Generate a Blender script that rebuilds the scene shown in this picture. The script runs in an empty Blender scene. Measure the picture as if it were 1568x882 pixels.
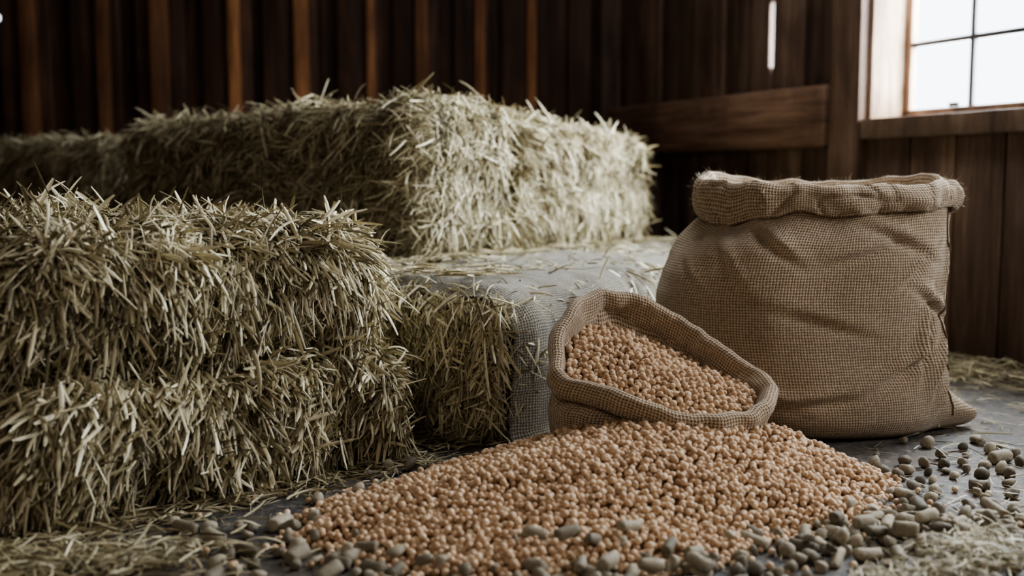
import bpy, math, random
import numpy as np
from mathutils import Vector, noise as mnoise, Matrix
random.seed(4)
RNG=np.random.default_rng(7)
scene=bpy.context.scene
COL=scene.collection
# ------------------------------------------------------------------ helpers
def make_mesh(name, verts, faces_list, mats, midx=None, rnd=None, uv=None, smooth=False, parent=None):
    """faces_list: list of numpy int arrays (n,3)/(n,4)"""
    verts=np.asarray(verts,dtype=np.float32)
    me=bpy.data.meshes.new(name)
    me.vertices.add(len(verts)); me.vertices.foreach_set('co',verts.ravel())
    loops=np.concatenate([f.ravel() for f in faces_list]).astype(np.int32)
    tot=np.concatenate([np.full(len(f),f.shape[1],dtype=np.int32) for f in faces_list])
    start=np.concatenate([[0],np.cumsum(tot)[:-1]]).astype(np.int32)
    me.loops.add(len(loops)); me.loops.foreach_set('vertex_index',loops)
    me.polygons.add(len(tot)); me.polygons.foreach_set('loop_start',start); me.polygons.foreach_set('loop_total',tot)
    if midx is not None: me.polygons.foreach_set('material_index',np.asarray(midx,dtype=np.int32))
    for m in mats: me.materials.append(m)
    me.update(calc_edges=True); me.validate()
    if rnd is not None:
        a=me.attributes.new('rnd','FLOAT','POINT'); a.data.foreach_set('value',np.asarray(rnd,dtype=np.float32))
    if uv is not None:
        l=me.uv_layers.new(name='UVMap'); u=np.asarray(uv,dtype=np.float32)[loops]; l.data.foreach_set('uv',u.ravel())
    if smooth: me.polygons.foreach_set('use_smooth',np.ones(len(tot),dtype=bool))
    ob=bpy.data.objects.new(name,me); COL.objects.link(ob)
    if parent: ob.parent=parent
    return ob
def empty(name,loc):
    e=bpy.data.objects.new(name,None); e.empty_display_size=.1; COL.objects.link(e); return e

class NT:
    def __init__(s,name):
        s.m=bpy.data.materials.new(name); s.m.use_nodes=True; s.t=s.m.node_tree
        s.b=s.t.nodes['Principled BSDF']
    def n(s,typ,**kw):
        nd=s.t.nodes.new(typ)
        for k,v in kw.items():
            if k in nd.inputs: nd.inputs[k].default_value=v
            else: setattr(nd,k,v)
        return nd
    def l(s,a,b): s.t.links.new(a,b)
    def math(s,op,a,b=None):
        nd=s.t.nodes.new('ShaderNodeMath'); nd.operation=op
        for i,x in enumerate((a,b)):
            if x is None: continue
            if isinstance(x,(int,float)): nd.inputs[i].default_value=x
            else: s.l(x,nd.inputs[i])
        return nd.outputs[0]
    def ramp(s,fac,stops):
        r=s.t.nodes.new('ShaderNodeValToRGB'); e=r.color_ramp.elements
        while len(e)<len(stops): e.new(.5)
        for i,(p,c) in enumerate(stops):
            e[i].position=p; e[i].color=(*c,1)
        s.l(fac,r.inputs[0]); return r.outputs[0]
    def mix(s,fac,a,b,typ='MIX'):
        nd=s.t.nodes.new('ShaderNodeMix'); nd.data_type='RGBA'; nd.blend_type=typ
        for i,x in ((0,fac),(6,a),(7,b)):
            if isinstance(x,(int,float)): nd.inputs[i].default_value=x
            elif isinstance(x,tuple): nd.inputs[i].default_value=(*x,1)
            else: s.l(x,nd.inputs[i])
        return nd.outputs[2]
    def bump(s,h,strength,dist):
        b=s.n('ShaderNodeBump'); b.inputs['Strength'].default_value=strength; b.inputs['Distance'].default_value=dist
        s.l(h,b.inputs['Height']); s.l(b.outputs[0],s.b.inputs['Normal'])
    def coord(s,scale,kind='Object'):
        tc=s.n('ShaderNodeTexCoord'); mp=s.n('ShaderNodeMapping'); mp.inputs['Scale'].default_value=scale
        s.l(tc.outputs[kind],mp.inputs[0]); return mp.outputs[0]
    def noise(s,vec,scale=1,detail=6,rough=.6,dist=0):
        nd=s.n('ShaderNodeTexNoise'); nd.inputs['Scale'].default_value=scale; nd.inputs['Detail'].default_value=detail
        nd.inputs['Roughness'].default_value=rough; nd.inputs['Distortion'].default_value=dist
        s.l(vec,nd.inputs['Vector']); return nd.outputs[0]
    def attr(s,name='rnd'):
        a=s.n('ShaderNodeAttribute'); a.attribute_name=name; return a.outputs['Fac']

def mat_wood(name,dark,mid,light,scale,rough=.6,lowvar=.45):
    k=NT(name); r=k.attr()
    tc=k.n('ShaderNodeTexCoord'); mp=k.n('ShaderNodeMapping'); mp.inputs['Scale'].default_value=scale
    k.l(tc.outputs['Object'],mp.inputs[0])
    add=k.n('ShaderNodeVectorMath'); add.operation='ADD'; k.l(mp.outputs[0],add.inputs[0])
    cmb=k.n('ShaderNodeCombineXYZ'); rr=k.math('MULTIPLY',r,37.0)
    for i in range(3): k.l(rr,cmb.inputs[i])
    k.l(cmb.outputs[0],add.inputs[1]); v=add.outputs[0]
    n1=k.noise(v,1,8,.65,.9); n2=k.noise(v,4,5,.7)
    c=k.ramp(n1,[(.3,dark),(.52,mid),(.75,light)])
    c=k.mix(.6,c,k.ramp(n2,[(.35,(.3,.3,.3)),(.65,(1,1,1))]),'MULTIPLY')
    var=k.ramp(r,[(0,(lowvar,lowvar,lowvar*1.08)),(1,(1.0,1.0,1.0))])
    c=k.mix(1.0,c,var,'MULTIPLY')
    # knots and weather stains (low frequency)
    sv=k.coord((3.5,3.5,1.6)); st=k.noise(sv,1,4,.6,.4)
    c=k.mix(.6,c,k.ramp(st,[(.36,(.32,.30,.30)),(.58,(1,1,1))]),'MULTIPLY')
    k.l(c,k.b.inputs['Base Color']); k.b.inputs['Roughness'].default_value=rough
    k.b.inputs['Specular IOR Level'].default_value=.3
    k.bump(k.math('ADD',n1,k.math('MULTIPLY',n2,.5)),.6,.01)
    return k.m
def mat_hay(name,c0,c1,c2,c3):
    k=NT(name); r=k.attr()
    v=k.coord((1,1,1)); n=k.noise(v,9,3,.6)
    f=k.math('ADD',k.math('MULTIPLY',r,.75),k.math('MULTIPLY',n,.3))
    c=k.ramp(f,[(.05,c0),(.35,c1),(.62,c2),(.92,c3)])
    k.l(c,k.b.inputs['Base Color']); k.b.inputs['Roughness'].default_value=.5
    k.b.inputs['Specular IOR Level'].default_value=.4
    return k.m
def mat_burlap(name,dark,lo,hi,period,strength=.9,warp=.005):
    k=NT(name); tc=k.n('ShaderNodeTexCoord')
    nz=k.n('ShaderNodeTexNoise'); nz.inputs['Scale'].default_value=25; nz.inputs['Detail'].default_value=3
    k.l(tc.outputs['UV'],nz.inputs['Vector'])
    vm=k.n('ShaderNodeVectorMath'); vm.operation='SCALE'; vm.inputs['Scale'].default_value=warp
    k.l(nz.outputs['Color'],vm.inputs[0])
    va=k.n('ShaderNodeVectorMath'); va.operation='ADD'; k.l(tc.outputs['UV'],va.inputs[0]); k.l(vm.outputs[0],va.inputs[1])
    sp=k.n('ShaderNodeSeparateXYZ'); k.l(va.outputs[0],sp.inputs[0])
    a=k.math('SINE',k.math('MULTIPLY',sp.outputs[0],math.pi/period))
    b=k.math('SINE',k.math('MULTIPLY',sp.outputs[1],math.pi/period))
    s=k.math('MULTIPLY',a,b)
    pa=k.math('POWER',k.math('ABSOLUTE',a),.65); pb=k.math('POWER',k.math('ABSOLUTE',b),.65)
    ha=k.math('MULTIPLY',pa,k.math('ADD',k.math('MULTIPLY',s,.25),.75))
    hb=k.math('MULTIPLY',pb,k.math('SUBTRACT',.75,k.math('MULTIPLY',s,.25)))
    h=k.math('MAXIMUM',ha,hb)
    c=k.ramp(h,[(.34,dark),(.60,lo),(.92,hi)])
    n2=k.n('ShaderNodeTexNoise'); n2.inputs['Scale'].default_value=90; n2.inputs['Detail'].default_value=6
    k.l(tc.outputs['UV'],n2.inputs['Vector'])
    c=k.mix(.5,c,k.ramp(n2.outputs[0],[(.3,(.45,.42,.38)),(.7,(1,1,1))]),'MULTIPLY')
    n3=k.n('ShaderNodeTexNoise'); n3.inputs['Scale'].default_value=5; n3.inputs['Detail'].default_value=4
    k.l(tc.outputs['UV'],n3.inputs['Vector'])
    c=k.mix(.4,c,k.ramp(n3.outputs[0],[(.35,(.6,.57,.53)),(.6,(1,1,1))]),'MULTIPLY')
    k.l(c,k.b.inputs['Base Color']); k.b.inputs['Roughness'].default_value=.9
    k.b.inputs['Specular IOR Level'].default_value=.1
    k.b.inputs['Sheen Weight'].default_value=.3; k.b.inputs['Sheen Roughness'].default_value=.4
    k.bump(k.math('ADD',h,k.math('MULTIPLY',n2.outputs[0],.4)),strength,.004)
    return k.m
def mat_grain(name,c0,c1,c2,rough=.5):
    k=NT(name); r=k.attr(); v=k.coord((1,1,1)); n=k.noise(v,160,3,.6)
    c=k.ramp(r,[(0,c0),(.5,c1),(1,c2)])
    c=k.mix(.5,c,k.ramp(n,[(.35,(.55,.5,.45)),(.6,(1,1,1))]),'MULTIPLY')
    k.l(c,k.b.inputs['Base Color']); k.b.inputs['Roughness'].default_value=rough
    k.b.inputs['Specular IOR Level'].default_value=.35
    k.bump(n,.35,.002); return k.m

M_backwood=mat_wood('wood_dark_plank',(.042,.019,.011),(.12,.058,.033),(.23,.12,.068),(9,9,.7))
M_litbatten=mat_wood('wood_lit_batten',(.24,.10,.042),(.56,.25,.105),(.74,.37,.165),(14,14,.8),.6,.35)  # orange tone paints in window light grazing the board edges
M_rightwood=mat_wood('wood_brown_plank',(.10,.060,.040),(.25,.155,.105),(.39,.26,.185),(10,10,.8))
M_railwood=mat_wood('wood_rail',(.13,.07,.043),(.30,.175,.112),(.46,.29,.19),(1.0,1.0,16))
M_frame=mat_wood('wood_window_frame',(.24,.15,.095),(.42,.28,.185),(.58,.41,.29),(6,6,1.2))
M_hay=mat_hay('straw_strands',(.10,.08,.046),(.30,.25,.145),(.58,.515,.335),(.92,.865,.66))
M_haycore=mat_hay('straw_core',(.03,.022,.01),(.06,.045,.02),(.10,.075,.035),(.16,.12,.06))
M_burlap=mat_burlap('burlap',(.085,.056,.034),(.42,.315,.215),(.72,.585,.43),.0072)
M_wrap=mat_burlap('burlap_grey_wrap',(.05,.044,.034),(.22,.20,.16),(.46,.43,.36),.0072,.9,.012)
M_grain=mat_grain('grain',(.40,.25,.145),(.66,.465,.30),(.90,.71,.51),.45)
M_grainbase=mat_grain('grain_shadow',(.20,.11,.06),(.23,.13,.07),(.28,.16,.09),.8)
M_pellet=mat_grain('pellet',(.13,.112,.082),(.26,.225,.165),(.44,.385,.29),.7)
def mat_floor():
    k=NT('barn_floor_dirt'); v=k.coord((1,1,1))
    n1=k.noise(v,2.2,8,.65); n2=k.noise(v,45,6,.7); n3=k.noise(v,9,6,.7,.5)
    c=k.ramp(n1,[(.35,(.042,.042,.042)),(.5,(.078,.072,.066)),(.68,(.17,.125,.09))])
    c=k.mix(k.ramp(n2,[(.50,(0,0,0)),(.68,(1,1,1))]),c,(.26,.205,.145))
    c=k.mix(.6,c,k.ramp(n3,[(.3,(.35,.35,.35)),(.65,(1,1,1))]),'MULTIPLY')
    k.l(c,k.b.inputs['Base Color']); k.b.inputs['Roughness'].default_value=.58
    k.bump(k.math('ADD',k.math('MULTIPLY',n3,1.5),n2),.7,.012); return k.m
M_floor=mat_floor()
def mat_plain(name,c,rough=.7,metal=0):
    k=NT(name); v=k.coord((1,1,1)); n=k.noise(v,30,4)
    k.l(k.mix(.5,c,k.ramp(n,[(.3,(.5,.5,.5)),(.7,(1,1,1))]),'MULTIPLY'),k.b.inputs['Base Color'])
    k.b.inputs['Roughness'].default_value=rough; k.b.inputs['Metallic'].default_value=metal; return k.m
M_iron=mat_plain('dark_iron',(.05,.055,.06),.5,.3)
M_seam=mat_plain('seam_thread',(.16,.10,.055),.9)

# ------------------------------------------------------------------ room shell
CUBEF=np.array([[0,1,3,2],[4,6,7,5],[0,4,5,1],[2,3,7,6],[0,2,6,4],[1,5,7,3]])
class Boxes:
    def __init__(s,O,e,n):
        s.O=np.array([*O,0.]); s.e=np.array([*e,0.]); s.n=np.array([*n,0.]); s.v=[];s.f=[];s.r=[];s.m=[]
    def box(s,l0,l1,d0,d1,z0,z1,mi=0,rnd=None):
        rnd=random.random() if rnd is None else rnd
        b=len(s.v)
        for l in (l0,l1):
            for d in (d0,d1):
                for z in (z0,z1):
                    s.v.append(s.O+s.e*l+s.n*d+np.array([0,0,z])); s.r.append(rnd)
        s.f.append(CUBEF+b); s.m+= [mi]*6
    def build(s,name,mats,bevel=.004):
        ob=make_mesh(name,s.v,[np.concatenate(s.f)],mats,midx=s.m,rnd=s.r)
        if bevel:
            m=ob.modifiers.new('bevel','BEVEL'); m.width=bevel; m.segments=2; m.limit_method='ANGLE'
        return ob
def rects(l0,l1,z0,z1,holes):
    cuts=sorted({l0,l1}|{min(max(x,l0),l1) for h in holes for x in h[:2]})
    out=[]
    for a,b in zip(cuts[:-1],cuts[1:]):
        if b-a<1e-5: continue
        mid=(a+b)/2; hs=sorted([h[2:] for h in holes if h[0]<mid<h[1]])
        z=z0
        for (h0,h1) in hs:
            if h0>z: out.append((a,b,z,h0))
            z=h1
        if z<z1: out.append((a,b,z,z1))
    return out
CEIL=3.2
# right wall : origin W0 , L grows towards the far corner
th=math.atan2(.51,1.0); eR=(-math.sin(th),math.cos(th)); nR=(math.cos(th),math.sin(th)); W0=(1.72,3.88)
LC=2.57
holes=[(-.72,.56,.90,1.85),(-2.75,-1.5,.90,1.85),(1.150,1.180,1.17,1.46)]
R=Boxes(W0,eR,nR)
for a,b,z0,z1 in rects(-6.2,LC+.05,0,CEIL,holes): R.box(a,b,.0,.006,z0,z1,0,.1)
def lay(bx,start,end,sgn,holes,wmin,wmax,th0,mi=0):
    x=start
    while (x-end)*sgn<0:
        w=random.uniform(wmin,wmax); y=x+sgn*w
        a,b=min(x,y),max(x,y)
        a=max(a,min(start,end)); b=min(b,max(start,end))
        off=random.uniform(0,.014); r=random.random()
        if b-a>.02:
            for q in rects(a+.004,b-.004,0,CEIL,holes): bx.box(q[0],q[1],-th0-off,0,q[2],q[3],mi,r)
        x=y
lay(R,1.168-.003,LC,1,holes,.15,.21,.020); lay(R,1.157+.003,-6.2,-1,holes,.17,.22,.020)
# post + rail
R.box(.565,.73,-.075,0,0,CEIL,0,.7)
R.box(-.93,-.80,-.075,0,0,CEIL,0,.6)
R.box(-1.42,-1.28,-.075,0,0,CEIL,0,.5)
R.box(LC-.13,LC-.005,-.13,0,0,CEIL,0,.2)
wall_right=R.build('wall_right',[M_rightwood],.005)
RL=Boxes(W0,eR,nR)
RL.box(.74,LC-.14,-.095,-.037,.80,1.06,0,.9)
RL.build('trim_1',[M_railwood],.012)
# windows
def window(name,L0,L1,z0,z1,cols,rows):
    w=Boxes(W0,eR,nR)
    # reveal
    w.box(L1-.018,L1,-.03,.19,z0,z1,0,1); w.box(L0,L0+.018,-.03,.19,z0,z1,0,.8)
    w.box(L0-.05,L1+.0,-.07,.19,z0-.075,z0+.005,0,.2); w.box(L0,L1,-.03,.19,z1,z1+.03,0,.6)
    # sash
    f=.03
    w.box(L0+.018,L1-.018,.15,.185,z0+.005,z0+.045,0,.6); w.box(L0+.018,L1-.018,.15,.185,z1-.03,z1,0,.6)
    w.box(L1-.018-f,L1-.018,.15,.185,z0,z1,0,1); w.box(L0+.018,L0+.018+f,.15,.185,z0,z1,0,1)
    for c in cols: w.box(c-.010,c+.010,.155,.178,z0+.03,z1-.02,1)
    for r in rows: w.box(L0+.03,L1-.03,.153,.180,r-.010,r+.010,1)
    w.box((cols[0]+.04),(cols[0]+.085),.135,.15,z0+.045,z0+.062,1)
    return w.build(name,[M_frame,M_iron],.003)
window('window_1',-.72,.56,.90,1.85,(.22,-.09,-.40),(1.205,1.44,1.66))
window('added_window',-2.75,-1.5,.90,1.85,(-1.81,-2.12,-2.43),(1.205,1.44,1.66))  # unseen window, added as an opening for the key lamp
# back wall : L grows to the left (-x)
CX,CY=W0[0]+eR[0]*LC, W0[1]+eR[1]*LC
B=Boxes((CX,CY),(-1,0),(0,1))
WB=CX+3.9
hb=[(CX+2.87,CX+2.92,1.562,1.595)]
for q in rects(-.06,WB,0,CEIL,hb): B.box(q[0],q[1],0,.01,q[2],q[3],0,.1)
x=.02; i=0
while x<WB:
    p=random.uniform(.30,.44)
    w1=p*random.uniform(.40,.58)
    for q in rects(x,x+w1,0,CEIL,hb): B.box(q[0],q[1],-.07,0,q[2],q[3],0,random.random())     # proud board
    m_=x+w1+(p-w1)*random.uniform(.4,.6)
    for q in rects(x+w1+.004,m_-.004,0,CEIL,hb): B.box(q[0],q[1],-.018,0,q[2],q[3],0,random.random())
    for q in rects(m_,x+p-.004,0,CEIL,hb): B.box(q[0],q[1],-.03,0,q[2],q[3],0,random.random())
    bw=random.uniform(.045,.095); bx=x-bw*.5+random.uniform(-.01,.01)
    for q in rects(bx,bx+bw,0,CEIL,hb): B.box(q[0],q[1],-.10,-.002,q[2],q[3],1,random.random())  # strips coloured as the lit edges of the boards
    x+=p; i+=1
B.build('wall_back',[M_backwood,M_litbatten],.018)
Lw=Boxes((-3.3,-1.7),(0,1),(-1,0)); Lw.box(0,CY+1.7+.03,0,.03,0,CEIL,0,.2)
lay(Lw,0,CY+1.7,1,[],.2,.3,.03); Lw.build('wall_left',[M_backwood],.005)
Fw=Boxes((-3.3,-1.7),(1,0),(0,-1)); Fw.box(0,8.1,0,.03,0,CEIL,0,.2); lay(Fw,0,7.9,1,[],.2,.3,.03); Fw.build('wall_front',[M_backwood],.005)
def plane(name,z,mat):
    v=[(-3.32,-1.72,z),(4.75,-1.72,z),(CX+.05,CY+.03,z),(-3.32,CY+.03,z)]
    if name=='floor':
        return make_mesh(name,v,[np.array([[0,1,2,3]])],[mat],rnd=[.5]*4)
    return make_mesh(name,v,[np.array([[0,3,2,1]])],[mat],rnd=[.5]*4)
plane('floor',0,M_floor); plane('ceiling',CEIL,M_backwood)

# ------------------------------------------------------------------ hay
def unit(v): return v/np.maximum(np.linalg.norm(v,axis=-1,keepdims=True),1e-9)
def field(p,freq,seed):
    g=np.random.default_rng(seed); o=np.zeros(len(p))
    for i in range(6):
        k=g.normal(size=3)*freq; o+=np.sin(p@k+g.uniform(0,6.28))
    return o/3
def ribbons(root,D,N,bend,L,W,rng,K=4):
    n=len(root); s=np.linspace(0,1,K+1)[None,:,None]
    P=root[:,None]+D[:,None]*s*L[:,None,None]+bend[:,None]*(s**2)*L[:,None,None]
    S=unit(np.cross(D,N)); U=unit(np.cross(S,D)); tw=rng.normal(0,.7,n)[:,None]
    S2=S*np.cos(tw)+U*np.sin(tw); U2=-S*np.sin(tw)+U*np.cos(tw)
    tap=np.array([.75,1,1,.95,.5])
    w=W[:,None,None]*tap[None,:,None]*.5
    A=P-S2[:,None]*w; C=P+S2[:,None]*w; Bm=P+U2[:,None]*w*.8
    V=np.stack([A,Bm,C],axis=2).reshape(-1,3)      # n,(K+1),3
    base=(np.arange(n)*(K+1)*3)[:,None,None]; k=np.arange(K)[None,:,None]*3
    q=[]
    for j in (0,1):
        q.append(np.concatenate([base+k+j,base+k+j+1,base+k+j+4,base+k+j+3],axis=2).reshape(-1,4))
    F=np.concatenate(q); nv=(K+1)*3
    return V,F,nv
def hay_bale(name,O,e1,e2,L1,L2,z0,h,r,dens,slen,swid,seed,ang=-90,spread=35,tilt=.25,lump=.012,hairy=.06,taper=0,coreshrink=.012,lf=9,bright=.45):
    rng=np.random.default_rng(seed); dims=np.array([L1,L2,h]); e1=np.array([*e1,0.]);e2=np.array([*e2,0.]);ez=np.array([0,0,1.])
    E=np.stack([e1,e2,ez]); Ow=np.array([*O,z0])
    def lumpf(w): return lump*(.7*field(w,lf,seed)+.7*field(w,lf*2.4,seed+1))
    def surf(p,sh=0):
        q=np.clip(p,r,dims-r); n=unit(p-q); pos=q+n*r
        w=pos@E+Ow; lf_=lumpf(w)
        pos=pos+n*(lf_-sh)[:,None]
        pos[:,2]-=taper*(pos[:,0]/L1)*(pos[:,2]/h)
        return pos@E+Ow, n@E, lf_
    faces=[(0,0),(0,1),(1,0),(1,1),(2,0),(2,1)]
    V=[];F=[];MI=[];RN=[];nb=0
    # core
    for ax,sd in faces:
        o=[a for a in range(3) if a!=ax]
        nu=max(4,int(dims[o[0]]/.025)); nv=max(4,int(dims[o[1]]/.025))
        u,v=np.meshgrid(np.linspace(0,dims[o[0]],nu+1),np.linspace(0,dims[o[1]],nv+1),indexing='ij')
        p=np.zeros((u.size,3)); p[:,o[0]]=u.ravel(); p[:,o[1]]=v.ravel(); p[:,ax]=sd*dims[ax]
        w,_,_=surf(p,coreshrink); w[:,2]=np.maximum(w[:,2],z0+.003)
        i=(np.arange(nu)[:,None]*(nv+1)+np.arange(nv)[None]).ravel()+nb
        f=np.stack([i,i+1,i+nv+2,i+nv+1],1); 
        V.append(w);F.append(f);MI.append(np.zeros(len(f)));RN.append(rng.random(len(w)));nb+=len(w)
    P=[]
    for (ax,sd),d in zip(faces,dens):
        o=[a for a in range(3) if a!=ax]; A=dims[o[0]]*dims[o[1]]; n=int(A*d)
        if n==0: continue
        p=np.zeros((n,3)); p[:,o[0]]=rng.uniform(0,dims[o[0]],n); p[:,o[1]]=rng.uniform(0,dims[o[1]],n); p[:,ax]=sd*dims[ax]
        P.append(p)
    P=np.concatenate(P); pos,N,lv=surf(P); n=len(P)
    ref=np.tile(ez,(n,1)); top=np.abs(N[:,2])>.8; ref[top]=unit(rng.normal(size=(top.sum(),3)))
    T1=unit(np.cross(N,ref)); T2=np.cross(T1,N)   # T2 ~ up
    a=np.radians(ang)+np.radians(spread)*(.75*rng.normal(size=n)+.8*field(pos,7,seed+5)+.6*field(pos,26,seed+6))
    flip=rng.random(n)<.2; a=np.where(flip,a+math.pi,a)
    T=T1*np.cos(a)[:,None]+T2*np.sin(a)[:,None]
    tl=np.abs(rng.normal(0,tilt,n))*(1+.7*np.clip(field(pos,30,seed+7),-1,1)); out=rng.random(n)<hairy; tl[out]+=rng.uniform(.2,.9,out.sum())
    D=unit(T+N*tl[:,None])
    L=slen*rng.uniform(.4,1.3,n); W=swid*rng.uniform(.4,1.3,n)
    # a share of long, thin, wispy stalks
    wi=rng.random(n)<.12; L[wi]*=1.25; W[wi]*=.5
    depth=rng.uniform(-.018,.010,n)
    root=pos-D*(L*.4)[:,None]+N*depth[:,None]
    root=root+N*(tl*L*.4)[:,None]*.8
    bend=unit(rng.normal(size=(n,3)))*.22-ez*(.08+.12*rng.random(n))[:,None]-N*.10
    v,f,nv=ribbons(root,D,N,bend,L,W,rng)
    v[:,2]=np.maximum(v[:,2],.002)
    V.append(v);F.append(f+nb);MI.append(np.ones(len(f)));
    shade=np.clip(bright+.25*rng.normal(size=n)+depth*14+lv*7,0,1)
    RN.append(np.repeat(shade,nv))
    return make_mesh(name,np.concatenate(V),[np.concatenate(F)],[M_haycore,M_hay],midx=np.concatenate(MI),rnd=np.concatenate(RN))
d1=np.array([.6,.8]); d2=np.array([-.8,.6]); P0=np.array([-.02,2.57])
def lp(a,b): return P0+d1*a+d2*b
f1=np.array([-.73,-.683]); f2=np.array([-.683,.73]); C1=np.array([-.262,2.475])
# faces order: (0,0)(0,1)(1,0)(1,1)(2,0)(2,1); b=0 is the camera facing face
DN=15500
hay_bale('hay_bale',C1-f1*.01-f2*.012,f1,f2,.88,.56,0.0,.272,.10,[DN,DN*.7,DN*1.5,DN*.15,0,DN*.6],.074,.0078,11,ang=-80,spread=36,tilt=.46,lump=.028,hairy=.13)
hay_bale('hay_bale',C1+f1*.035+f2*.01,f1,f2,.85,.55,0.274,.272,.115,[DN,DN*.7,DN*1.5,0,DN*.4,DN*1.0],.074,.0078,12,ang=-75,spread=38,tilt=.46,lump=.030,hairy=.12)
# upper back bales
c=lp(.5,.72)
DB=11000
hay_bale('hay_bale',c,d2,d1,1.60,.50,.395,.525,.10,[DB,DB*.6,DB,DB*.15,DB*.1,DB*.9],.088,.0065,13,ang=-60,spread=58,tilt=.28,lump=.020,hairy=.09,bright=.36,taper=.045)
hay_bale('hay_bale',lp(1.03,.71),d1,d2,.97,.50,.395,.49,.12,[DB*.2,DB*.8,DB,DB*.15,DB*.1,DB*.8],.088,.0065,14,ang=-80,spread=45,tilt=.28,lump=.024,hairy=.09,taper=.05,bright=.47)
hay_bale('hay_bale',lp(.58,2.58),d2,d1,1.25,.5,.395,.44,.12,[DB*.2,DB*.2,DB,DB*.1,0,DB*.8],.088,.0065,15,ang=-60,spread=55,tilt=.2,lump=.018,bright=.36)
# support bales
hay_bale('hay_bale',lp(.45,1.30),d2,d1,2.5,.9,0,.39,.06,[2500,2500,4500,500,0,2500],.10,.007,16,spread=50,tilt=.12,lump=.012)
# wrapped bale
we=empty('burlap_wrapped_hay_bale',(0,0,0))
wf=hay_bale('filling',lp(0,0),d1,d2,2.16,1.27,0,.375,.10,[13500,0,2500,0,0,1500],.085,.0065,17,ang=-100,spread=50,tilt=.30,lump=.014,hairy=.09)
wf.parent=we
def wrap_cloth():
    prof=[(1.22,.385),(1.0,.388),(.8,.388),(.6,.389),(.4,.390),(.25,.390),(.18,.388)]
    for k in range(0,9):
        a=math.radians(90+90*k/8); prof.append((.125+.14*math.cos(a)-.0, .247+.14*math.sin(a)))
    prof+= [(-.017,.20),(-.018,.15),(-.014,.08),(-.012,.03),(-.02,.006)]
    pr=np.array(prof); seg=np.r_[0,np.cumsum(np.linalg.norm(np.diff(pr,axis=0),axis=1))]
    ns=150; t=np.linspace(0,seg[-1],ns); pr=np.stack([np.interp(t,seg,pr[:,0]),np.interp(t,seg,pr[:,1])],1)
    tn=np.gradient(pr,axis=0); nrm=unit(np.stack([tn[:,1],-tn[:,0]],1)); nrm*=np.sign((nrm*[-1,1]).sum(1))[:,None]
    nu=220; V=[];UV=[]
    for i in range(nu+1):
        a0=.045+ (2.17-.045)*i/nu
        for j in range(ns):
            e=.012*mnoise.noise(Vector((0,t[j]*5,3.1)))+.006*mnoise.noise(Vector((0,t[j]*23,3.1)))
            a=a0+e*(1-i/nu)
            b,z=pr[j]
            w=.018*mnoise.noise(Vector((a*3.5,t[j]*3,1.7)))+.010*mnoise.noise(Vector((a*8,t[j]*7,5.7)))+.005*mnoise.noise(Vector((a*24,t[j]*20,2.7)))+.010
            w-=.012*math.exp(-((a-.62)/.03)**2)+.012*math.exp(-((a-1.35)/.03)**2)
            w-=.028*math.exp(-((a-.045)/.045)**2)
            bb=b+nrm[j,0]*w; zz=z+nrm[j,1]*w
            x=lp(a,bb); V.append((x[0],x[1],max(zz,.004))); UV.append((a,t[j]))
    i=(np.arange(nu)[:,None]*ns+np.arange(ns-1)[None]).ravel()
    f=np.stack([i,i+1,i+ns+1,i+ns],1)
    ob=make_mesh('burlap_wrap',V,[f],[M_wrap],uv=UV,smooth=True,parent=we)
    m=ob.modifiers.new('sol','SOLIDIFY'); m.thickness=.004; m.offset=-1
wrap_cloth()
# straw lying on things / floor : one mass
def loose(name,specs,seed):
    rng=np.random.default_rng(seed); V=[];F=[];RN=[];nb=0
    for (pts,zf,slen,swid,tl,br,n3) in specs:
        dd=(pts[:,0]-W0[0])*nR[0]+(pts[:,1]-W0[1])*nR[1]; pts=pts[dd<-.14]
        n=len(pts); z=np.broadcast_to(zf,(n,))
        N=np.tile(np.array([0,0,1.]),(n,1)); a=rng.uniform(0,6.283,n)
        D=np.stack([np.cos(a),np.sin(a),np.abs(rng.normal(0,tl,n))],1); D=unit(D)
        L=slen*rng.uniform(.3,1.4,n); W=swid*rng.uniform(.5,1.3,n)
        root=np.stack([pts[:,0],pts[:,1],z+.002+rng.random(n)*n3],1)-D*(L*.5)[:,None]*np.array([1,1,0])
        bend=unit(rng.normal(size=(n,3)))*np.array([.25,.25,.12]); bend[:,2]-=D[:,2]*.8
        v,f,nv=ribbons(root,D,N,bend,L,W,rng); zm=np.repeat(z,nv); v[:,2]=np.maximum(v[:,2],zm+.001)
        V.append(v);F.append(f+nb);nb+=len(v);RN.append(np.repeat(np.clip(br+.2*rng.normal(size=n),0,1),nv))
    return make_mesh(name,np.concatenate(V),[np.concatenate(F)],[M_hay],rnd=np.concatenate(RN))
g=np.random.default_rng(3)
def gauss(cx,cy,sx,sy,n,rot=0):
    p=g.normal(size=(n,2))*[sx,sy]; c_,s_=math.cos(rot),math.sin(rot)
    return p@np.array([[c_,s_],[-s_,c_]])+[cx,cy]
def uni(x0,x1,y0,y1,n): return np.stack([g.uniform(x0,x1,n),g.uniform(y0,y1,n)],1)
edge=C1+f1*g.uniform(-.05,.95,750)[:,None]-f2*np.abs(g.normal(0,.07,750))[:,None]
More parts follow.
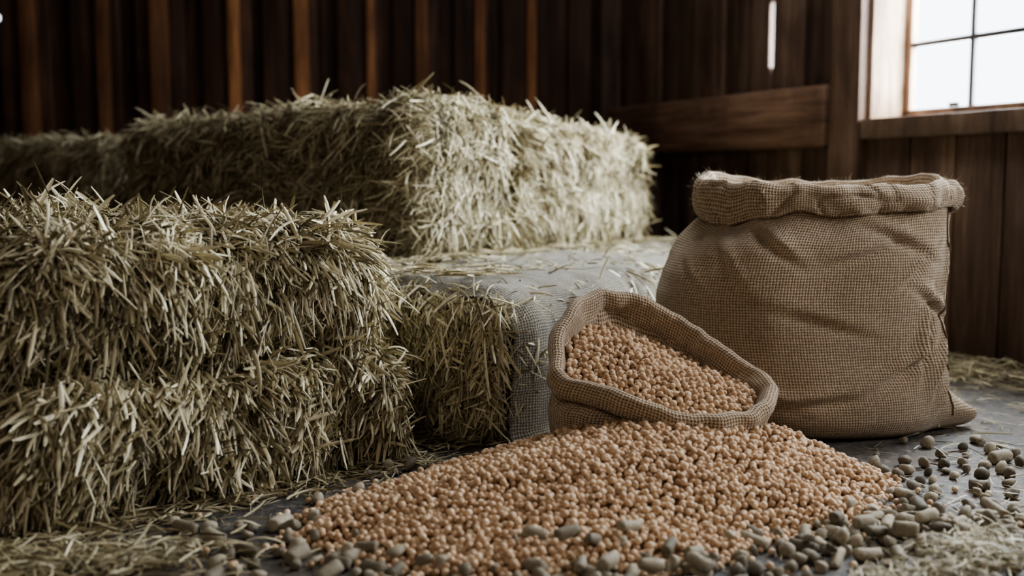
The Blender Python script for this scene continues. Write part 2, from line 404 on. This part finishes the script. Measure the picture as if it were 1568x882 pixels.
specs=[(edge,0.,.06,.0042,.14,.25,.014),
 (gauss(-.74,1.72,.13,.05,600,.2),0.,.07,.0045,.3,.34,.035),
 (gauss(.80,1.78,.07,.035,550,.6),0.,.05,.0025,.45,.42,.04),
 (gauss(.62,1.66,.06,.02,200,.3),0.,.05,.0025,.4,.42,.03),
 (gauss(1.05,2.0,.2,.12,250),0.,.05,.003,.2,.35,.02),
 (uni(-1.0,1.6,1.5,2.9,900),0.,.045,.0030,.08,.3,.004),
 (uni(1.0,2.0,2.4,3.9,650),0.,.07,.0035,.15,.3,.02),
 (gauss(1.55,3.55,.15,.12,500),0.,.09,.004,.3,.38,.05),
 (uni(-2.8,.2,.2,1.6,400),0.,.08,.004,.1,.4,.01),
 (gauss(-.22,2.62,.12,.06,200),0.,.07,.004,.15,.25,.02)]
loose('loose_straw',specs,5)
tp=np.array([lp(abs(g.normal(0,.16))+.03,g.uniform(.12,.72)) for _ in range(380)]+[lp(g.uniform(.0,2.0),.72-abs(g.normal(0,.07))) for _ in range(600)]+[lp(g.uniform(.0,2.0),g.uniform(.05,.7)) for _ in range(170)])
o=loose('straw_on_top',[(tp,.408,.065,.0045,.15,.45,.010)],6); o.parent=we

# ------------------------------------------------------------------ grains
def ico(sub):
    import bmesh
    bm=bmesh.new(); bmesh.ops.create_icosphere(bm,subdivisions=sub,radius=1); bm.verts.ensure_lookup_table()
    v=np.array([x.co[:] for x in bm.verts]); f=np.array([[q.index for q in p.verts] for p in bm.faces]); bm.free(); return v,f
IV,IF=ico(2)
def rotmats(n,rng):
    q=unit(rng.normal(size=(n,4))); w,x,y,z=q.T
    return np.stack([1-2*(y*y+z*z),2*(x*y-z*w),2*(x*z+y*w),2*(x*y+z*w),1-2*(x*x+z*z),2*(y*z-x*w),2*(x*z-y*w),2*(y*z+x*w),1-2*(x*x+y*y)],1).reshape(n,3,3)
def inst(bv,bf,pos,scale,rng,R=None):
    n=len(pos); R=rotmats(n,rng) if R is None else R
    v=np.einsum('nij,nkj->nki',R,bv[None]*scale[:,None,:])+pos[:,None]
    f=bf[None]+(np.arange(n)*len(bv))[:,None,None]
    return v.reshape(-1,3),f.reshape(-1,bf.shape[1])
GR=.0072
def grains(name,pos,rng,parent=None,extra_mesh=None,r=GR):
    n=len(pos); s=r*rng.uniform(.88,1.10,(n,1))*np.array([[1,.95,.92]])*rng.uniform(.97,1.03,(n,3))
    v,f=inst(IV,IF,pos,s,rng); rn=np.repeat(np.clip(.5+.24*rng.normal(size=n),0,1),len(IV))
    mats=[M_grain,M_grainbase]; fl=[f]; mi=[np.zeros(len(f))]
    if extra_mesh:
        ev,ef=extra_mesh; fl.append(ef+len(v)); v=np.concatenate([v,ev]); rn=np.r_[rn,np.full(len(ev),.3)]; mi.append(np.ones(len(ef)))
    return make_mesh(name,v,fl,mats,midx=np.concatenate(mi),rnd=rn,smooth=True,parent=parent)
PC=np.array([.36,2.235])
ang_=np.radians([-180,-170,-154,-138,-122,-100,-73,-34,1,45,90,120,150,174,180]); rad_=np.array([.62,.73,.86,.72,.63,.49,.40,.38,.45,.40,.32,.36,.42,.56,.62])
def pile_h(xy):
    d=xy-PC; r=np.linalg.norm(d,axis=1); a=np.arctan2(d[:,1],d[:,0])
    R_=np.interp(a,ang_,rad_)
    p3=np.c_[xy,np.zeros(len(xy))]
    R_=R_*(1+.05*field(p3,14,3)); rho=r/R_
    h=.150*np.clip(1-rho,0,None)**1.0*(1+.5*np.clip(rho,0,1))
    h=h*(1+.14*field(p3,8,9)*np.clip(rho*2,0,1))
    return h,rho
rg=np.random.default_rng(21)
def hexgrid(x0,x1,y0,y1,s,j,rng):
    xs=np.arange(x0,x1,s); ys=np.arange(y0,y1,s*.866); X,Y=np.meshgrid(xs,ys); X=X+(np.arange(len(ys))%2)[:,None]*s/2
    p=np.stack([X.ravel(),Y.ravel()],1); return p+rng.normal(size=p.shape)*j
p=hexgrid(-.7,1.0,1.55,2.75,.0136,.0025,rg); h,rho=pile_h(p)
keep=(rho<1.0)|((rho<1.12)&(rg.random(len(p))<.35*(1.12-rho)/.12)); p1=p[keep]; h1=h[keep]
pos=[np.c_[p1,h1+GR*.85+rg.uniform(-.3,.4,len(p1))*GR]]
p=hexgrid(-.7,1.0,1.55,2.75,.0180,.005,rg); h,rho=pile_h(p); k=(rho<.97)&(rg.random(len(p))<.6)
pos.append(np.c_[p[k],h[k]+GR*2.0])
sc=gauss(.3,1.95,.5,.2,260); sc=sc[(pile_h(sc)[1]>1.02)]
pos.append(np.c_[sc,np.full(len(sc),GR)])
pos=np.concatenate(pos)
gx,gy=np.meshgrid(np.linspace(-.6,.95,120),np.linspace(1.6,2.7,90),indexing='ij'); q=np.stack([gx.ravel(),gy.ravel()],1)
hh,rr=pile_h(q); bv=np.c_[q,np.where(rr<1,hh,-.004)]
i=(np.arange(119)[:,None]*90+np.arange(89)[None]).ravel(); bf=np.stack([i,i+90,i+91,i+1],1)
bf=bf[(rr[bf]<1.05).any(1)]
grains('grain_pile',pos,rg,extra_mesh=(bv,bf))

# ------------------------------------------------------------------ big sack
def sm(a,b,x): t=min(max((x-a)/(b-a),0),1); return t*t*(3-2*t)
sack=empty('burlap_sack',(0,0,0))
SY=2.83
#          z    cx    a     b
TAB=np.array([[0,.80,.29,.165],[.012,.80,.325,.195],[.05,.797,.348,.215],[.10,.79,.358,.225],[.17,.778,.366,.232],[.27,.764,.375,.235],[.36,.762,.374,.232],[.42,.768,.366,.224],[.47,.778,.353,.212],[.51,.792,.340,.198],[.545,.808,.326,.183],[.575,.824,.314,.172]])
NT_=280
def ring(cx,a,b,zf,dis=None,ex=2.35):
    out=[]
    for i in range(NT_):
        t=2*math.pi*i/NT_; c_,s_=math.cos(t),math.sin(t)
        k=(abs(c_)**ex+abs(s_)**ex)**(-1/ex)
        out.append([cx+a*k*c_, SY+b*k*s_, zf(t) if callable(zf) else zf])
    return out
vv=[]
def bmp(t,c,s): return math.exp(-((((t-c+math.pi)%(2*math.pi))-math.pi)/s)**2)
def hemz(t):
    return -.028*bmp(t,math.radians(212),.5)+.016*bmp(t,math.radians(320),.5)-.010*bmp(t,math.radians(268),.12)+.008*bmp(t,math.radians(250),.12)
def crease(u,v,u0,v0,ang,length,width):
    du,dv=u-u0,v-v0; c_,s_=math.cos(ang),math.sin(ang)
    al=du*c_+dv*s_; ac=-du*s_+dv*c_
    return math.exp(-(al/length)**2)*(math.exp(-(ac/width)**2)-.7*math.exp(-((ac-width*1.6)/(width*1.3))**2))
CR=[ # theta deg, z, angle, length, width, depth
 (318,.26,1.35,.09,.014,.026),(330,.20,1.1,.08,.012,.028),(305,.18,.5,.09,.013,.018),(322,.34,-.5,.08,.012,.016),
 (336,.12,.9,.07,.011,.020),(300,.50,-.35,.10,.012,.014),(285,.47,.3,.10,.013,.013),(245,.50,-.6,.08,.012,.014),
 (228,.46,-.9,.09,.013,.014),(262,.10,.15,.12,.013,.011),(238,.14,-.5,.10,.013,.013),(340,.44,1.2,.07,.011,.018),(215,.40,-.8,.07,.012,.013),(312,.44,.7,.07,.010,.014),(270,.30,-.3,.12,.016,.008)]
NB=120; zs=np.linspace(0,1,NB)**.85*.575
for z in zs:
    cx,a,b=[np.interp(z,TAB[:,0],TAB[:,j]) for j in (1,2,3)]
    rr_=ring(cx,a,b,z)
    for i,pnt in enumerate(rr_):
        t=2*math.pi*i/NT_; nx,ny=math.cos(t),math.sin(t)
        P=Vector(pnt)
        w=.024*mnoise.noise(Vector((P.x*3.2,P.y*3.2,P.z*4.0)))+.009*mnoise.noise(Vector((P.x*9,P.y*9,P.z*9)))
        if t>math.pi:
            for (td,cz,an,ln,wd,dp) in CR: w-=dp*crease(t*.33,z,math.radians(td)*.33,cz,an,ln,wd)
        pl=math.exp(-((z-.575)/.055)**2)
        w+=.008*pl*math.sin(13*t+3*math.sin(3*t)+z*12)*(.5+.5*math.sin(2*t+1.5))
        w+=.008*math.exp(-((z-.50)/.03)**2)*(.5+.5*math.sin(3*t+1))
        tt=(t+math.pi)%(2*math.pi)-math.pi
        ear=math.exp(-((tt+.14)/.22)**2)*math.exp(-((z-.028)/.055)**2)*.105
        fade=sm(0,.03,z)
        P.x+=nx*(w*fade+ear); P.y+=ny*(w*fade)
        P.z+=hemz(t)*sm(.45,.575,z)
        vv.append(P[:])
def cuffz(t):
    return .024*bmp(t,math.radians(145),.4)+.020*bmp(t,math.radians(28),.3)-.004*bmp(t,math.radians(95),.4)-.014*bmp(t,math.radians(265),.9)
# folded-over flat cuff : hangs down the outside, sharp hem
CF=[(.002,.590,1,0),(.008,.580,1,0),(.016,.572,1,0),(.022,.571,1,0),(.027,.580,1,0),(.029,.597,.7,.1),(.028,.615,.4,.4),(.026,.632,.1,.7),(.021,.646,0,1),(.013,.656,0,1),(.003,.660,0,1),(-.006,.655,0,1),(-.012,.640,0,.8),(-.018,.60,0,.4),(-.024,.56,0,0),(-.03,.52,0,0),(-.04,.50,0,0)]
cx,a,b=.826,.314,.172
CF=np.array(CF); tt_=np.linspace(0,len(CF)-1,60); CFs=np.stack([np.interp(tt_,np.arange(len(CF)),CF[:,j]) for j in range(4)],1)
for r_ in range(2): CFs[1:-1]=(CFs[:-2]+2*CFs[1:-1]+CFs[2:])/4
for (off,z,wh,wt) in CFs:
    for i in range(NT_):
        t=2*math.pi*i/NT_; c_,s_=math.cos(t),math.sin(t); k=(abs(c_)**2.4+abs(s_)**2.4)**(-1/2.4)
        o_=off+.014*mnoise.noise(Vector((c_*2.5,s_*2.5,z*6)))+.012*mnoise.noise(Vector((c_*6,s_*6,z*14)))*(1 if off>0 else .4)
        cr_=mnoise.noise(Vector((c_*5+z*8,s_*5,z*16+3)))
        o_-=.007*math.exp(-(cr_/.10)**2)*(1 if off>.008 else 0)
        zz=z+wh*hemz(t)+wt*cuffz(t)+.010*mnoise.noise(Vector((c_*4,s_*4,z*3+8)))
        vv.append([cx+(a*k+o_)*c_,SY+(b*k+o_)*s_,zz])
vv=np.array(vv); nr=len(vv)//NT_
G=vv.reshape(nr,NT_,3)
vl=np.r_[0,np.cumsum(np.linalg.norm(np.diff(G[:,NT_*3//4],axis=0),axis=1))]
G2=np.concatenate([G,G[:,:1]],axis=1); n2=NT_+1
U=np.broadcast_to(np.r_[0,np.cumsum(np.linalg.norm(np.diff(G2[10],axis=0),axis=1))][None],(nr,n2)); Vv=np.broadcast_to(vl[:,None],(nr,n2))
i=(np.arange(nr-1)[:,None]*n2+np.arange(n2-1)[None]).ravel(); f=np.stack([i,i+1,i+n2+1,i+n2],1)
ob=make_mesh('body',G2.reshape(-1,3),[f],[M_burlap],uv=np.stack([U,Vv],2).reshape(-1,2),smooth=True,parent=sack)
bt=np.concatenate([G[0],[[.8,SY,.001]]]); fb=np.stack([np.arange(NT_),np.full(NT_,NT_),(np.arange(NT_)+1)%NT_],1)
make_mesh('base',bt,[fb],[M_burlap],uv=bt[:,:2],parent=sack)
def tube(name,pts,r,mat,parent,cyclic=False):
    cu=bpy.data.curves.new(name,'CURVE'); cu.dimensions='3D'; cu.bevel_depth=r; cu.bevel_resolution=2
    sp=cu.splines.new('POLY'); sp.points.add(len(pts)-1); sp.use_cyclic_u=cyclic
    for q,pp in zip(sp.points,pts): q.co=(*pp,1)
    cu.materials.append(mat); o=bpy.data.objects.new(name,cu); COL.objects.link(o); o.parent=parent; return o
tube('seam',[G[j,int(NT_*(336/360)+4*math.sin(j*.09))]+np.array([.001,-.0015,0]) for j in range(6,NB-2,2)],.0026,M_seam,sack)
# frayed fibres standing off the cuff
rf=np.random.default_rng(77); nf=900
ri=rf.integers(NB+14,NB+40,nf); ci=rf.integers(0,NT_,nf); root=G[ri,ci]
outv=unit(np.stack([np.cos(2*np.pi*ci/NT_),np.sin(2*np.pi*ci/NT_),rf.uniform(-.3,1.2,nf)],1)+.7*rf.normal(size=(nf,3)))
fv,ff,fn=ribbons(root,outv,np.tile([0,0,1.],(nf,1)),unit(rf.normal(size=(nf,3)))*.5,rf.uniform(.006,.02,nf),np.full(nf,.0006),rf)
make_mesh('frayed_fibres',fv,[ff],[M_hay],rnd=np.full(len(fv),.6),parent=sack)
rs=np.random.default_rng(5); pg=hexgrid(cx-.33,cx+.33,SY-.2,SY+.2,.015,.002,rs)
pg=pg[((pg[:,0]-cx)/.285)**2+((pg[:,1]-SY)/.150)**2<1]
rad=((pg[:,0]-cx)/.29)**2+((pg[:,1]-SY)/.155)**2
e_=np.array([[cx+.30*math.cos(t),SY+.165*math.sin(t),.515] for t in np.linspace(0,2*math.pi,60,endpoint=False)]+[[cx,SY,.555]])
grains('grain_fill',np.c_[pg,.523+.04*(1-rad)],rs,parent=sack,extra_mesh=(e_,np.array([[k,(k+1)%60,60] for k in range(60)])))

# ------------------------------------------------------------------ small open sack
s2=empty('open_burlap_sack',(0,0,0))
RC=np.array([(.111,2.30,.236),(.122,2.40,.322),(.185,2.485,.372),(.251,2.535,.379),(.368,2.53,.3315),(.468,2.474,.2695),(.542,2.389,.220),(.556,2.284,.186),(.477,2.205,.160),(.361,2.178,.166),(.262,2.203,.194),(.176,2.245,.218)])
def catmull(P,m):
    n=len(P); out=[]
    for t in np.linspace(0,n,m,endpoint=False):
        i=int(t); f=t-i; p0,p1,p2,p3=[P[(i+k)%n] for k in (-1,0,1,2)]
        out.append(.5*((2*p1)+(-p0+p2)*f+(2*p0-5*p1+4*p2-p3)*f*f+(-p0+3*p1-3*p2+p3)*f**3))
    return np.array(out)
NS=240; RIM=catmull(RC,NS); cen=RIM.mean(0)
u_,s_,vt=np.linalg.svd(RIM-cen); m_=vt[2]; m_=m_*np.sign(m_[2])
outd=RIM-cen; outd-=(outd@m_)[:,None]*m_; outd=unit(outd)
phi=math.pi+.35-2*math.pi*np.arange(NS)/NS
A_=np.stack([.31+.20*np.cos(phi),2.44+.13*np.sin(phi),np.zeros(NS)],1)
Bq=np.stack([.32+.27*np.cos(phi),2.40+.20*np.sin(phi),RIM[:,2]*.42],1)
rowsv=[]
for s in np.linspace(0,1,54):
    Pq=(1-s)**2*A_+2*s*(1-s)*Bq+s*s*(RIM-m_*.018)
    Pq=Pq-outd*(.026*math.exp(-((s-.86)/.08)**2))
    for i in range(NS):
        v=Vector(Pq[i]); w=.014*mnoise.noise(v*7)+.008*mnoise.noise(v*16)+.007*math.sin(i/NS*2*math.pi*17+2*math.sin(i/NS*12.56))*math.exp(-((s-.88)/.15)**2)
        Pq[i]+=outd[i]*w*sm(0,.1,s)*(1-sm(.96,1,s)*.6)
    rowsv.append(Pq)
prof=[(-.002,-.026),(.010,-.038),(.019,-.040),(.025,-.030),(.026,-.012),(.024,.002),(.019,.012),(.011,.016),(.001,.015),(-.006,.009),(-.010,-.002),(-.012,-.02),(-.016,-.05),(-.03,-.12)]
pr=np.array(prof); tq=np.linspace(0,len(pr)-1,42); pr=np.stack([np.interp(tq,np.arange(len(pr)),pr[:,k]) for k in (0,1)],1)
pr[1:-1]=(pr[:-2]+2*pr[1:-1]+pr[2:])/4
for (o_,mz) in pr:
    q=RIM+outd*o_+m_*mz
    for i in range(NS):
        v=Vector(RIM[i]); w=.010*mnoise.noise(v*14+Vector((0,0,mz*30)))+.008*mnoise.noise(v*28)
        q[i]+=outd[i]*w+m_*(.011*mnoise.noise(v*11+Vector((5,0,0))))
    rowsv.append(q)
G=np.array(rowsv); G[:,:,2]=np.maximum(G[:,:,2],.001); nr=len(G); G2=np.concatenate([G,G[:,:1]],1); n2=NS+1
U=np.broadcast_to(np.r_[0,np.cumsum(np.linalg.norm(np.diff(G2[52],axis=0),axis=1))][None],(nr,n2))
vl=np.r_[0,np.cumsum(np.linalg.norm(np.diff(G,axis=0),axis=2).mean(1))]; Vv=np.broadcast_to(vl[:,None],(nr,n2))
i=(np.arange(nr-1)[:,None]*n2+np.arange(n2-1)[None]).ravel(); f=np.stack([i,i+1,i+n2+1,i+n2],1)
make_mesh('body',G2.reshape(-1,3),[f],[M_burlap],uv=np.stack([U,Vv],2).reshape(-1,2),smooth=True,parent=s2)
e1=vt[0]; e2=np.cross(m_,e1); rel=RIM-cen; pa=rel@e1; pb=rel@e2; al=np.arctan2(pb,pa); o=np.argsort(al); al_s=al[o]; Rr=np.hypot(pa,pb)[o]; rim_s=RIM[o]
def fill(pt,layer):
    a=np.arctan2(pt[:,1],pt[:,0]); R_=np.interp(a,al_s,Rr,period=2*math.pi); rho=np.hypot(pt[:,0],pt[:,1])/R_
    C3=np.stack([np.interp(a,al_s,rim_s[:,k],period=2*math.pi) for k in range(3)],1)
    pos=cen+(C3-cen)*rho[:,None]
    back=np.clip((pos[:,1]-2.24)/.28,0,1)**1.5
    pos=pos-m_*(.016+.060*back-.014*(1-rho**2))[:,None]+m_*layer
    return pos,rho
rs=np.random.default_rng(9); PF=[]
for sp,lay_,pr_ in ((.0134,.0,1),(.018,GR*1.1,.6)):
    pt=hexgrid(-.3,.3,-.3,.3,sp,.0025,rs); q,rho=fill(pt,lay_); k=(rho<.92)&(rs.random(len(pt))<pr_); PF.append(q[k])
pt=np.array([[r_*math.cos(t),r_*math.sin(t)] for r_ in np.linspace(0,1,16) for t in np.linspace(0,2*math.pi,72,endpoint=False)])
aa=np.arctan2(pt[:,1],pt[:,0]); pt=pt*np.interp(aa,al_s,Rr,period=2*math.pi)[:,None]*.95
q,_=fill(pt,-GR*.7); fi=np.array([[r_*72+k,r_*72+(k+1)%72,(r_+1)*72+(k+1)%72,(r_+1)*72+k] for r_ in range(15) for k in range(72)])
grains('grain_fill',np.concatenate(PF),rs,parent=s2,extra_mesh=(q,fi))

# ------------------------------------------------------------------ pellets + beans
def pellet_base():
    n=12; prof=[(-1,.0),(-1,.72),(-.93,.92),(-.6,1),(0,1.03),(.6,.99),(.93,.9),(1,.7),(1,0)]
    v=[];f=[]
    for (x,r) in prof:
        for k in range(n): t=2*math.pi*k/n; v.append((x,r*math.cos(t)*.46,r*math.sin(t)*.46))
    for j in range(len(prof)-1):
        for k in range(n): f.append((j*n+k,j*n+(k+1)%n,(j+1)*n+(k+1)%n,(j+1)*n+k))
    return np.array(v),np.array(f)
PV,PFc=pellet_base()
rp=np.random.default_rng(31)
def scatter(name,pts,size,z,rng,mix=.5):
    V=[];F3=[];F4=[];RN=[];nb=0
    n=len(pts); cyl=rng.random(n)<mix
    sub=pts[cyl]; k=len(sub)
    a=rng.uniform(0,6.283,k); tl=rng.normal(0,.18,k); Rz=np.zeros((k,3,3)); 
    Rz[:,0,0]=np.cos(a)*np.cos(tl);Rz[:,0,1]=-np.sin(a);Rz[:,0,2]=np.cos(a)*np.sin(tl)
    Rz[:,1,0]=np.sin(a)*np.cos(tl);Rz[:,1,1]=np.cos(a);Rz[:,1,2]=np.sin(a)*np.sin(tl);Rz[:,2,0]=-np.sin(tl);Rz[:,2,2]=np.cos(tl)
    sc_=size*rng.uniform(.75,1.3,(k,1))*np.array([[1,1.1,1.1]])*rng.uniform(.85,1.15,(k,3))
    if k:
        v,f=inst(PV,PFc,np.c_[sub,z[cyl]+sc_[:,2]*.40],sc_,rng,Rz)
        nz=np.array([mnoise.noise(Vector(x)*60) for x in v])*.004; v=v+nz[:,None]*np.array([1,1,.6]); v[:,2]=np.maximum(v[:,2],.0005)
        V.append(v);F4.append(f+nb);nb+=len(v);RN.append(np.repeat(rng.random(k),len(PV)))
    sub=pts[~cyl]; k=len(sub)
    if k:
        sc_=size*.66*rng.uniform(.7,1.2,(k,1))*np.array([[1,.85,.75]])*rng.uniform(.85,1.15,(k,3))
        v,f=inst(IV,IF,np.c_[sub,z[~cyl]+sc_[:,1]*.85],sc_,rng)
        nz=np.array([mnoise.noise(Vector(x)*55) for x in v])*.007; v=v+nz[:,None]*np.array([1,1,.6]); v[:,2]=np.maximum(v[:,2],.0005)
        V.append(v);F3.append(f+nb);nb+=len(v);RN.append(np.repeat(rng.random(k),len(IV)))
    fl=[]; 
    if F4: fl.append(np.concatenate(F4))
    if F3: fl.append(np.concatenate(F3))
    return make_mesh(name,np.concatenate(V),fl,[M_pellet],rnd=np.concatenate(RN),smooth=True)
def thin(p,d):
    out=[]
    for x in p:
        if all((x[0]-y[0])**2+(x[1]-y[1])**2>d*d for y in out): out.append(x)
    return np.array(out)
g=np.random.default_rng(12)
A1=np.concatenate([gauss(.58,1.86,.14,.04,200,.35),gauss(.78,1.95,.11,.08,220,.5),gauss(.20,1.70,.10,.025,60,.0),gauss(.95,1.78,.16,.10,160),gauss(.36,1.68,.25,.04,80),gauss(-.14,1.71,.12,.035,26),uni(-.66,-.35,1.68,2.0,34),gauss(-.42,1.82,.10,.08,22),gauss(-.30,1.74,.08,.03,16)])
A1=thin(A1,.028); hz,rr=pile_h(A1); kk=rr>.92; A1=A1[kk]
zz=np.where(rr[kk]<1,hz[kk],0)
A2=thin(np.concatenate([gauss(.72,1.89,.09,.04,80,.4),gauss(.22,1.70,.05,.015,14)]),.040)
# lumps resting on the front toe of the grain pile
A4=thin(gauss(.16,1.765,.075,.014,24,.05),.034); h4,_=pile_h(A4)
scatter('feed_pellets',np.concatenate([A1,A2,A4]),.0205,np.r_[zz,np.full(len(A2),.020),h4+.008],rp,.5)
A3=thin(np.concatenate([gauss(.98,2.36,.12,.05,60),gauss(1.15,2.5,.12,.1,30),gauss(1.0,2.15,.2,.08,50),gauss(-.25,2.33,.06,.04,12,.6),gauss(-.33,2.1,.06,.06,12)]),.038)
hz,rr=pile_h(A3); A3=A3[rr>1.05]
scatter('scattered_chickpeas',A3,.023,np.zeros(len(A3)),rp,.08)

# ------------------------------------------------------------------ lights
def area(name,loc,tgt,sx,sy,power,col):
    l=bpy.data.lights.new(name,'AREA'); l.shape='RECTANGLE'; l.size=sx; l.size_y=sy; l.energy=power; l.color=col
    o=bpy.data.objects.new(name,l); COL.objects.link(o); o.location=loc
    o.rotation_euler=(Vector(tgt)-Vector(loc)).to_track_quat('-Z','Y').to_euler(); return o
def wl(L,d,z): return (W0[0]+eR[0]*L+nR[0]*d, W0[1]+eR[1]*L+nR[1]*d, z)
area('daylight_window_1',wl(-.1,.50,1.5),wl(-.1,-1,1.15),2.2,1.8,700,(.88,.95,1.0))
area('added_key_light',wl(-2.1,.45,1.55),wl(-2.1,-1,1.1),2.0,1.6,270,(.95,.97,1.0))  # added key lamp, shines in through the unseen added window
area('overhead_fill',(.9,3.4,3.1),(.4,3.0,0),1.2,.9,46,(.92,.96,1.0))  # added soft fill from overhead; the ceiling has no opening
area('front_fill',(-.8,-1.2,2.2),(0,3,.3),1.8,1.4,23,(1.0,.90,.78))  # added warm fill behind the camera; the front wall has no door
w=bpy.data.worlds.new('world'); scene.world=w; w.use_nodes=True
w.node_tree.nodes['Background'].inputs[0].default_value=(.86,.93,1,1); w.node_tree.nodes['Background'].inputs[1].default_value=5.0
# ------------------------------------------------------------------ camera
cd=bpy.data.cameras.new('camera'); cam=bpy.data.objects.new('camera',cd); COL.objects.link(cam); scene.camera=cam
cam.location=(0,0,.65); cam.rotation_euler=(math.radians(90-5.63),0,0); cd.lens=37.5; cd.sensor_width=36
cd.dof.use_dof=True; cd.dof.focus_distance=2.42; cd.dof.aperture_fstop=1.7
cd.clip_start=.02
try:
    scene.view_settings.view_transform='AgX'; scene.view_settings.look='AgX - Medium High Contrast'; scene.view_settings.exposure=0
except Exception as e: print(e)
